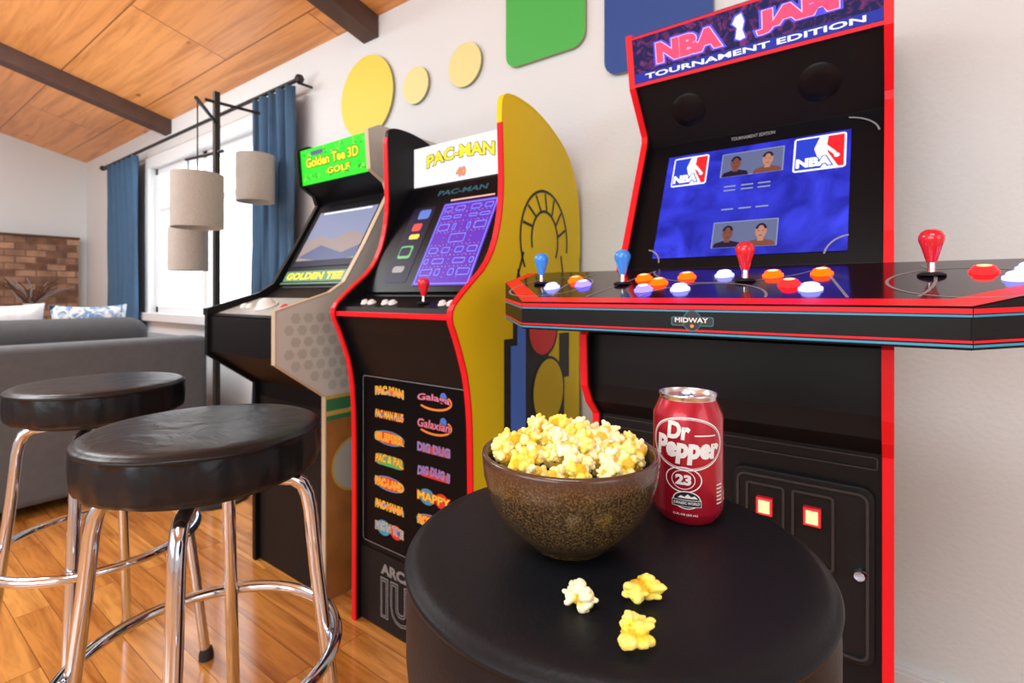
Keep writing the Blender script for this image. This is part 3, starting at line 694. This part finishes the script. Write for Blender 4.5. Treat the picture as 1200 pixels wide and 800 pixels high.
for lst, cx in ((left, -.095), (right, .085)):
    for i, (s_, c, deco) in enumerate(lst):
        cy = .697-.066*i; w = .122; h = .023
        if deco == 1: g.put(fp, disc(cx, cy, w*.54, .021), 2, .0026); g.put(fp, ring(cx, cy, w*.54, .021, .003), 5, .0027)
        if deco == 2: g.put(fp, rrect(cx, cy, w*1.0, .032, .014), 8, .0026)
        if deco == 3: g.put(fp, ring(cx, cy-.002, w*.56, .026, .006, -2.4, .6), 1, .0026); g.put(fp, disc(cx+w*.3, cy+.012, .012), 4, .00255)
        if deco == 4: g.put(fp, disc(cx-w*.2, cy, .030, .022), 5, .0026); g.put(fp, disc(cx+w*.25, cy, .025, .02), 2, .00255)
        if deco == 5: g.put(fp, rrect(cx, cy-.002, w*1.04, .012, .004), 4, .0026)
        if deco == 6: g.put(fp, rrect(cx+.006, cy-.003, w*.9, .020, .006), 2, .0026)
        oc = {0: 2, 7: 9, 1: 0, 6: 3, 4: 0, 2: 0}.get(c, 3)
        g.put(fp, text(s_, cx, cy, w, h, .03, .055, shear=.15 if i % 2 else 0, arc=.005 if i % 3 == 0 else 0), oc, .0029)
        g.put(fp, text(s_, cx, cy, w, h, .02, 0, shear=.15 if i % 2 else 0, arc=.005 if i % 3 == 0 else 0), c, .0032)
g.done(lp, 'lettering', ['p_yellow', 'p_orange', 'p_red', 'p_grey', 'p_blue', 'p_cyan', 'p_violet', 'p_pink', 'p_green', 'p_black'], smooth=False)
g = G(); g.put(fp, rect(0, .115, .446, .22), 0, .003); kp = g.done(r, 'kick_panel', ['blackm'], smooth=False)
g = G()
g.put(fp, text('ARCADE', -.03, .182, .20, .032, .045), 0, .0040)
g.put(fp, text('1UP', -.03, .098, .19, .105, .04, .05), 0, .0040); g.put(fp, text('1UP', -.03, .098, .19, .105, .04, .022), 1, .0045)
g.put(fp, text('1UP', -.03, .098, .19, .105, .04, -.004), 0, .0050); g.put(fp, text('1UP', -.03, .098, .19, .105, .04, -.026), 1, .0055)
g.done(kp, 'lettering', ['p_grey', 'blackm'], smooth=False)

# ================================================================ GOLF CABINET
x0, x1 = -1.905, -1.445
r = thing('arcade_cabinet', (-1.675, 1.22, 0), 'black and cream arcade cabinet with a lit green golf marquee', 'arcade machine')
fr = [(.95, .001), (.95, .655), (.785, .775), (.785, .93), (.965, .985), (1.02, 1.02), (1.10, 1.15), (1.205, 1.34), (1.19, 1.38), (1.125, 1.415), (1.115, 1.55)]
prof = fr+[(1.16, 1.575), (1.485, 1.575), (1.485, .001)]
for i, (xa, xb) in enumerate(((x0, x0+.018), (x1-.018, x1))):
    so = G().prism(prof, xa, xb).done(r, 'side_panel', ['golfwhite'] if i else ['black'], smooth=False, label='cream side panel with golf-ball dimples over wood print' if i else 'black side panel')
    g = G(); edge_strip(g, fr, xa-.001, xb+.001, 0, t=.003); g.done(so, 'edge_trim', ['tan'] if i else ['black'], smooth=False)
    if i:
        ap = PL((xb, 0, 0), (0, 1, 0), (0, 0, 1)); g = G()
        g.put(ap, rect(1.2175, .29, .533, .575), 0, .0006)
        g.put(ap, rect(1.2175, .612, .533, .07), 1, .0008); g.put(ap, rect(1.2175, .60, .533, .015), 2, .0010); g.put(ap, rect(1.2175, .652, .533, .012), 2, .0010)
        row = 0; z = .69
        while z < 1.02:
            y = .805+(.021 if row % 2 else 0)
            while y < 1.47:
                ok = y > .95-(z-.655)*1.375+.03 and y > .805
                if z > .92 and y < .99+(z-.92)*.6: ok = False
                if ok: g.put(ap, disc(y, z, .0165, n=6), 3, .0008)
                y += .042
            z += .0364; row += 1
        g.put(ap, disc(1.06, .42, .085), 4, .0010); g.put(ap, ring(1.06, .42, .09, .09, .008), 2, .0012)
        g.done(so, 'side_artwork', ['golfwood', 'golfgreen', 'gold', 'dimple', 'dimple'], smooth=False, label='golf-ball dimple print with green and gold stripes')
ip = [(.965, .002), (.965, .660), (.792, .785), (.792, .905), (.97, .965), (1.035, 1.005), (1.225, 1.355), (1.145, 1.41), (1.133, 1.548), (1.47, 1.56), (1.47, .002)]
G().prism(ip, x0+.018, x1-.018).done(r, 'body', ['black'], smooth=False)
g = G(); vs_ = PL((-1.675, .795, .907), (1, 0, 0), (0, .175, .060)); g.put(vs_, rect(0, .092, .42, .18), 0, .002)
g.put(vs_, rect(0, .01, .42, .02), 1, .0025); g.done(r, 'control_panel', ['golfdeck', 'blackm'], smooth=False)
c = vs_(0, .09, .003)
G().lathe(c, [(.038, 0), (.038, .004), (.030, .006), (.028, .014), (.018, .026), (0, .031)], n=32, axis=vs_.N).done(r, 'trackball', ['p_white'])
for dx in (-.15, -.11, .11, .15): button(r, *vs_(dx, .09, .002), 'p_red' if dx > 0 else 'p_white', .012, vs_.N)
sp = PL((-1.675, 1.04, 1.012), (1, 0, 0), (0, .185, .338))
g = G().put(sp, rect(0, .185, .424, .37), 0, .006); g.done(r, 'screen_bezel', ['gloss'], smooth=False)
g = G().put(sp, rect(.01, .205, .36, .25), 0, .008); scr = g.done(r, 'screen', ['e_sky'], smooth=False)
g = G(); g.put(sp, poly((-.17, .08), (.19, .08), (.19, .20), (.10, .225), (.0, .19), (-.08, .215), (-.17, .19)), 0, .0085)
g.put(sp, poly((-.17, .12), (-.05, .17), (.10, .13), (.19, .16), (.19, .11), (.05, .09)), 1, .0088); g.put(sp, rect(.01, .090, .36, .026), 3, .0090)
g.put(sp, rect(.01, .322, .30, .008), 2, .009)
g.done(scr, 'screen_graphics', ['e_sand', 'e_slate', 'e_white', 'e_dark'], smooth=False)
g = G(); g.put(sp, rrect(0, .036, .38, .044, .006), 1, .0078); g.put(sp, text('GOLDEN TEE', .0, .036, .35, .030, .05), 0, .0082); g.put(sp, rect(0, .006, .40, .006), 1, .008); g.done(r, 'bezel_print', ['e_yellow', 'golfgreen'], smooth=False)
mp2 = PL((-1.675, 1.140, 1.48), (1, 0, 0), (0, -.012, .138))
g = G().put(mp2, rect(0, 0, .424, .136), 0, .008); mq = g.done(r, 'marquee', ['e_green'], smooth=False)
g = G()
for k in range(60):
    a = random.uniform(0, pi); x_, y_ = random.uniform(-.19, .19), random.choice((-1, 1))*random.uniform(.035, .055)
    g.put(mp2, line(x_, y_, x_+.012*math.cos(a), y_+.012*math.sin(a), .003), random.choice((1, 2)), .0084+.00001*k)
g.put(mp2, rect(-.1, .047, .08, .016), 4, .0092)
g.put(mp2, text('Golden Tee 3D', -.01, .014, .33, .038, .035, .05), 3, .0097); g.put(mp2, text('Golden Tee 3D', -.01, .014, .33, .038, .035), 0, .0101)
g.put(mp2, text('GOLF', .03, -.032, .14, .024, .035, .05), 3, .0097); g.put(mp2, text('GOLF', .03, -.032, .14, .024, .035), 0, .0101)
g.done(mq, 'lettering', ['e_yellow', 'e_lime', 'e_greend', 'e_greend', 'e_slate'], smooth=False)
fp = PL((-1.675, .965, 0), (1, 0, 0), (0, 0, 1))
g = G().put(fp, rect(0, .31, .41, .60), 0, .002); lp = g.done(r, 'front_panel', ['blackm'], smooth=False)
g = G(); g.put(fp, text('ARCADE 1UP', .06, .575, .19, .030, .03), 0, .003); g.done(lp, 'lettering', ['p_grey'], smooth=False)

# ---------------------------------------------------------------- STOOLS
def make_stool(loc, label, rz, seat_m):
    r = thing('bar_stool', (0, 0, 0), label, 'stool', 'black vinyl and chrome bar stools')
    bt = .652 if seat_m == 'vinyl' else .684
    pr = [(0, .7608), (.06, .7612), (.12, .7613), (.155, .7611), (.168, .7600), (.1735, .7575), (.1762, .7545), (.1785, .7540), (.1800, .7515), (.1795, .7485), (.1770, .7475), (.1772, .743), (.1785, .730), (.1785, bt+.028), (.1770, bt+.012), (.173, bt+.003), (.165, bt), (.10, bt), (0, bt)]
    seat = G().lathe((0, 0, 0), pr, n=128)
    if seat_m == 'vinyls':
        for v in seat.bm.verts:
            a = math.atan2(v.co.y, v.co.x); rad = math.hypot(v.co.x, v.co.y)
            if rad > .165 and v.co.z < .746:
                k = 1+.006*math.sin(a*13)+.005*math.sin(a*23+v.co.z*40)+.004*math.sin(a*41+1); v.co.x *= k; v.co.y *= k
    seat.done(r, 'seat', [seat_m], ang=60)
    G().lathe((0, 0, 0), [(0, bt-.014), (.13, bt-.014), (.145, bt-.010), (.15, bt+.0005), (0, bt+.0005)], n=48).done(r, 'seat_plate', ['rubber'])
    for k in range(4):
        a = k*pi/2+rz; c, s = math.cos(a), math.sin(a)
        z0 = bt-.026
        pr = [(.07, z0), (.115, z0), (.135, z0-.003), (.150, z0-.014), (.158, z0-.033), (.163, z0-.06), (.172, .50), (.186, .38), (.205, .22), (.228, .018)]
        G().tube([(q*c, q*s, z) for q, z in pr], .0120, n=16).done(r, 'leg', ['chrome'])
        G().lathe((.2295*c, .2295*s, .0), [(0, 0), (.018, 0), (.018, .012), (.0145, .028), (0, .028)], n=18).done(r, 'foot_cap', ['rubber'])
    n = 64
    G().tube([(.207*math.cos(2*pi*k/n), .207*math.sin(2*pi*k/n), .37) for k in range(n)], .0105, n=12, closed=True).done(r, 'foot_ring', ['chrome'])
    r.location = loc; ORG[r.name] = Vector(loc)
    return r
make_stool((-.2073, .423, 0), 'black vinyl bar stool holding the popcorn bowl and soda can', .65, 'vinyl')
make_stool((-.931, .386, 0), 'chrome-legged bar stool with a creased black vinyl seat', .95, 'vinyls')
make_stool((-1.60, .415, 0), 'chrome-legged black vinyl bar stool standing near the sofa', 1.05, 'vinyls')

# ---------------------------------------------------------------- BOWL
SZ = .7616
bx, by = -.2283, .391
r = thing('bowl', (bx, by, SZ), 'speckled brown glazed ceramic bowl full of popcorn', 'bowl')
op = [(0, .002), (.030, .0), (.034, .002), (.036, .006), (.046, .012), (.060, .026), (.070, .044), (.0752, .063), (.0768, .080), (.0762, .0825), (.0742, .0835), (.0722, .082), (.0708, .064), (.066, .046), (.056, .030), (.040, .017), (0, .012)]
G().lathe((bx, by, SZ), op, n=96).done(r, 'bowl_body', ['glaze'], ang=70)

# ---------------------------------------------------------------- POPCORN
def pop_mesh(seed, flat=1.):
    rnd = random.Random(seed); bm = bmesh.new(); bmesh.ops.create_icosphere(bm, subdivisions=5, radius=1)
    lobes = [(Vector((0, 0, 0)), .48)]
    for i in range(rnd.randint(7, 11)):
        d = Vector((rnd.gauss(0, 1), rnd.gauss(0, 1), rnd.gauss(0, 1)*flat)).normalized()
        lobes.append((d*rnd.uniform(.42, .64), rnd.uniform(.26, .40)))
    for d0, rr in list(lobes[1:]):
        for _ in range(3):
            d = (d0*rnd.uniform(.95, 1.2)+Vector((rnd.gauss(0, .2), rnd.gauss(0, .2), rnd.gauss(0, .2)))); lobes.append((d, rr*rnd.uniform(.4, .6)))
    lay = bm.verts.layers.float.new('crease')
    for v in bm.verts:
        d = v.co.normalized(); best = .3
        for c, rr in lobes:
            b = d.dot(c); q = b*b-(c.length_squared-rr*rr)
            if q > 0:
                t = b+math.sqrt(q)
                if t > best: best = t
        nv = mnoise.noise(d*5+Vector((seed, 0, 0)))
        best += .05*nv+.03*mnoise.noise(d*13+Vector((0, seed, 0)))
        v.co = d*best
        v[lay] = max(0, min(1, (best-.46)/.42+.15*nv))
    me = bpy.data.meshes.new('popcorn'); bm.to_mesh(me); bm.free(); me.shade_smooth(); me.materials.append(M['pop'])
    return me
PM = [pop_mesh(s) for s in range(10)]
def popc(loc, size, rot, k, label, group):
    o = bpy.data.objects.new('popcorn', PM[k]); COL.objects.link(o); o.location = loc
    o.scale = size if isinstance(size, tuple) else (size,)*3; o.rotation_euler = rot
    o['label'] = label; o['category'] = 'popcorn'; o['group'] = group; return o
rnd = random.Random(5)
def dome(rr): return .016*(1-(rr/.075)**2)
for layer, (zoff, R, mind, cnt) in enumerate(((-.014, .057, .0140, 80), (-.001, .0635, .0130, 130), (.006, .040, .0175, 22))):
    lp_ = []
    tries = 0
    while len(lp_) < cnt and tries < 4000:
        tries += 1
        a = rnd.uniform(0, 2*pi); q = R*math.sqrt(rnd.random()); x, y = q*math.cos(a), q*math.sin(a)
        if all((x-u)**2+(y-v)**2 > mind**2 for u, v in lp_):
            lp_.append((x, y)); z = .077+zoff+dome(q)+rnd.uniform(-.003, .003)
            popc((bx+x, by+y, SZ+z), rnd.uniform(.0098, .0130), (rnd.uniform(0, 6), rnd.uniform(0, 6), rnd.uniform(0, 6)), rnd.randrange(10), 'buttered popcorn piece heaped in the bowl', 'popcorn heaped in the bowl')
for (x, y, s, rz, k) in ((-.1765, .3165, (.0140, .0135, .0125), 1., 3), (-.146, .3480, (.0175, .0150, .0110), .64, 2), (-.1285, .2990, (.0165, .0140, .0110), .64, 7)):
    zz = min(v.co.z for v in PM[k].vertices)
    popc((x, y, SZ-zz*s[2]-.0008), s, (0, 0, rz), k, 'buttered popcorn piece lying on the black stool seat', 'loose popcorn on the stool seat')

# ---------------------------------------------------------------- CAN
cx, cy = -.1638, .5115
r = thing('soda_can', (cx, cy, SZ), 'dark red soda can with white oval lettering beside the bowl', 'can')
G().lathe((cx, cy, SZ), [(0, .008), (.020, .004), (.0235, .0), (.025, .0), (.0275, .003), (.0325, .011), (.0331, .014), (.0331, .100), (.0325, .1035), (.028, .1135), (.0268, .1165)], n=96).done(r, 'can_body', ['canred'], ang=60)
G().lathe((cx, cy, SZ), [(.0268, .1165), (.0268, .119), (.0276, .1208), (.0272, .122), (.0262, .1218), (.0252, .1185), (.0240, .1165), (.0232, .1178), (0, .1180)], n=96).done(r, 'can_lid', ['alu'], ang=50)
g = G(); tp = PL((cx, cy, SZ+.1182), (.8, .6, 0), (-.6, .8, 0)); g.put(tp, rframe(0, .005, .014, .022, .006, .003), 0, .0012); g.put(tp, rrect(0, -.001, .012, .008, .003), 0, .0013); g.done(r, 'pull_tab', ['alu'])
phi0 = math.atan2(-cy, -cx); CR = .0331
def canput(bm_g, shape, m, off):
    tb = bmesh.new(); vs, fs = shape; bv = [tb.verts.new((x, y, 0)) for x, y in vs]
    for f in fs:
        try: tb.faces.new([bv[i] for i in f])
        except ValueError: pass
    x = -.06
    while x < .06:
        bmesh.ops.bisect_plane(tb, geom=tb.verts[:]+tb.edges[:]+tb.faces[:], plane_co=(x, 0, 0), plane_no=(1, 0, 0)); x += .003
    tb.verts.ensure_lookup_table(); tb.verts.index_update()
    R = CR+off
    out = [(cx+R*math.cos(phi0+v.co.x/CR), cy+R*math.sin(phi0+v.co.x/CR), SZ+v.co.y) for v in tb.verts]
    bm_g.raw(out, [tuple(v.index for v in f.verts) for f in tb.faces], m); tb.free()
g = G()
canput(g, ring(-.001, .0790, .0365, .0250, .0013, n=80), 0, .0002)
canput(g, ring(-.001, .0790, .0346, .0231, .0005, n=80), 0, .0002)
canput(g, text('Dr', -.0085, .0910, .0220, .0170, .05, shear=.10), 0, .0003)
canput(g, text('Pepper', .0, .0725, .0630, .0255, .055, shear=.10), 0, .0003)
canput(g, line(.006, .0870, .027, .0870, .0012), 0, .0003)
canput(g, ring(-.004, .0455, .0170, .0120, .0011, n=60), 0, .0002)
canput(g, ring(-.004, .0455, .0108, .0090, .0007, n=60), 0, .0003)
canput(g, text('23', -.004, .0455, .0145, .0098, .055), 0, .0003)
canput(g, disc(-.001, .0268, .0126, .0084), 0, .00022); canput(g, disc(-.001, .0268, .0117, .0075), 1, .0003)
canput(g, poly((-.009, .0285), (-.006, .0310), (-.003, .0298), (.000, .0325), (.003, .0300), (.006, .0312), (.009, .0285)), 0, .0004)
canput(g, rect(-.001, .0238, .0265, .0064), 0, .0004); canput(g, rect(-.001, .0238, .0255, .0054), 1, .0005)
canput(g, text('JURASSIC WORLD', -.001, .0238, .0235, .0034, .02), 0, .0007)
canput(g, text('12 FL OZ (355 mL)', -.002, .0130, .022, .0022, .015), 0, .0003)
for i in range(6): canput(g, rect(.033, .040-.0035*i, .008, .0012), 0, .0003)
g.done(r, 'lettering', ['p_white', 'p_black'], smooth=True, recalc=False, label='white printed lettering and oval emblem')

# ---------------------------------------------------------------- LIGHTS, WORLD, CAMERA
w = bpy.data.worlds.new('w'); S.world = w; w.use_nodes = True
w.node_tree.nodes['Background'].inputs[0].default_value = (.92, .96, 1, 1); w.node_tree.nodes['Background'].inputs[1].default_value = 3.0
def area(name, loc, rot, sx, sy, p, col=(1, 1, 1)):
    l = bpy.data.lights.new(name, 'AREA'); l.shape = 'RECTANGLE'; l.size = sx; l.size_y = sy; l.energy = p; l.color = col
    o = bpy.data.objects.new(name, l); o.location = loc; o.rotation_euler = rot; COL.objects.link(o)
area('ceiling_light', (.2, -.9, 2.75), (0, 0, 0), 1.4, 1.0, 46, (.90, .97, 1))
area('ceiling_fill_far', (-3.6, -.2, 2.55), (0, 0, 0), 1.6, 1.0, 66, (.88, .96, 1))  # fill light added to brighten the left part of the room
area('rear_fill', (-.8, -2.9, 1.6), (pi/2, 0, 0), 3.0, 1.6, 62, (.86, .95, 1))  # unseen fill added behind the camera; that wall has no window
area('right_fill', (2.5, -.6, 1.5), (0, pi/2, 0), 1.6, 1.8, 15, (.84, .94, 1))  # unseen side fill added in front of the windowless right wall
area('upward_bounce_fill', (-3.0, -1.2, .9), (pi, 0, 0), 1.5, 1.2, 46, (.95, .99, 1))  # unseen fill added low down, aimed up to brighten the ceiling
c = bpy.data.cameras.new('cam'); co = bpy.data.objects.new('camera', c); COL.objects.link(co)
c.lens = 18; c.sensor_width = 36; c.shift_y = -55/1200; c.clip_start = .02
co.location = (0, 0, .98); co.rotation_euler = (pi/2, 0, math.atan2(.5976, .8018))
c.dof.use_dof = True; c.dof.focus_distance = .48; c.dof.aperture_fstop = 9
S.camera = co
S.view_settings.view_transform = 'Standard'
S.view_settings.exposure = 0
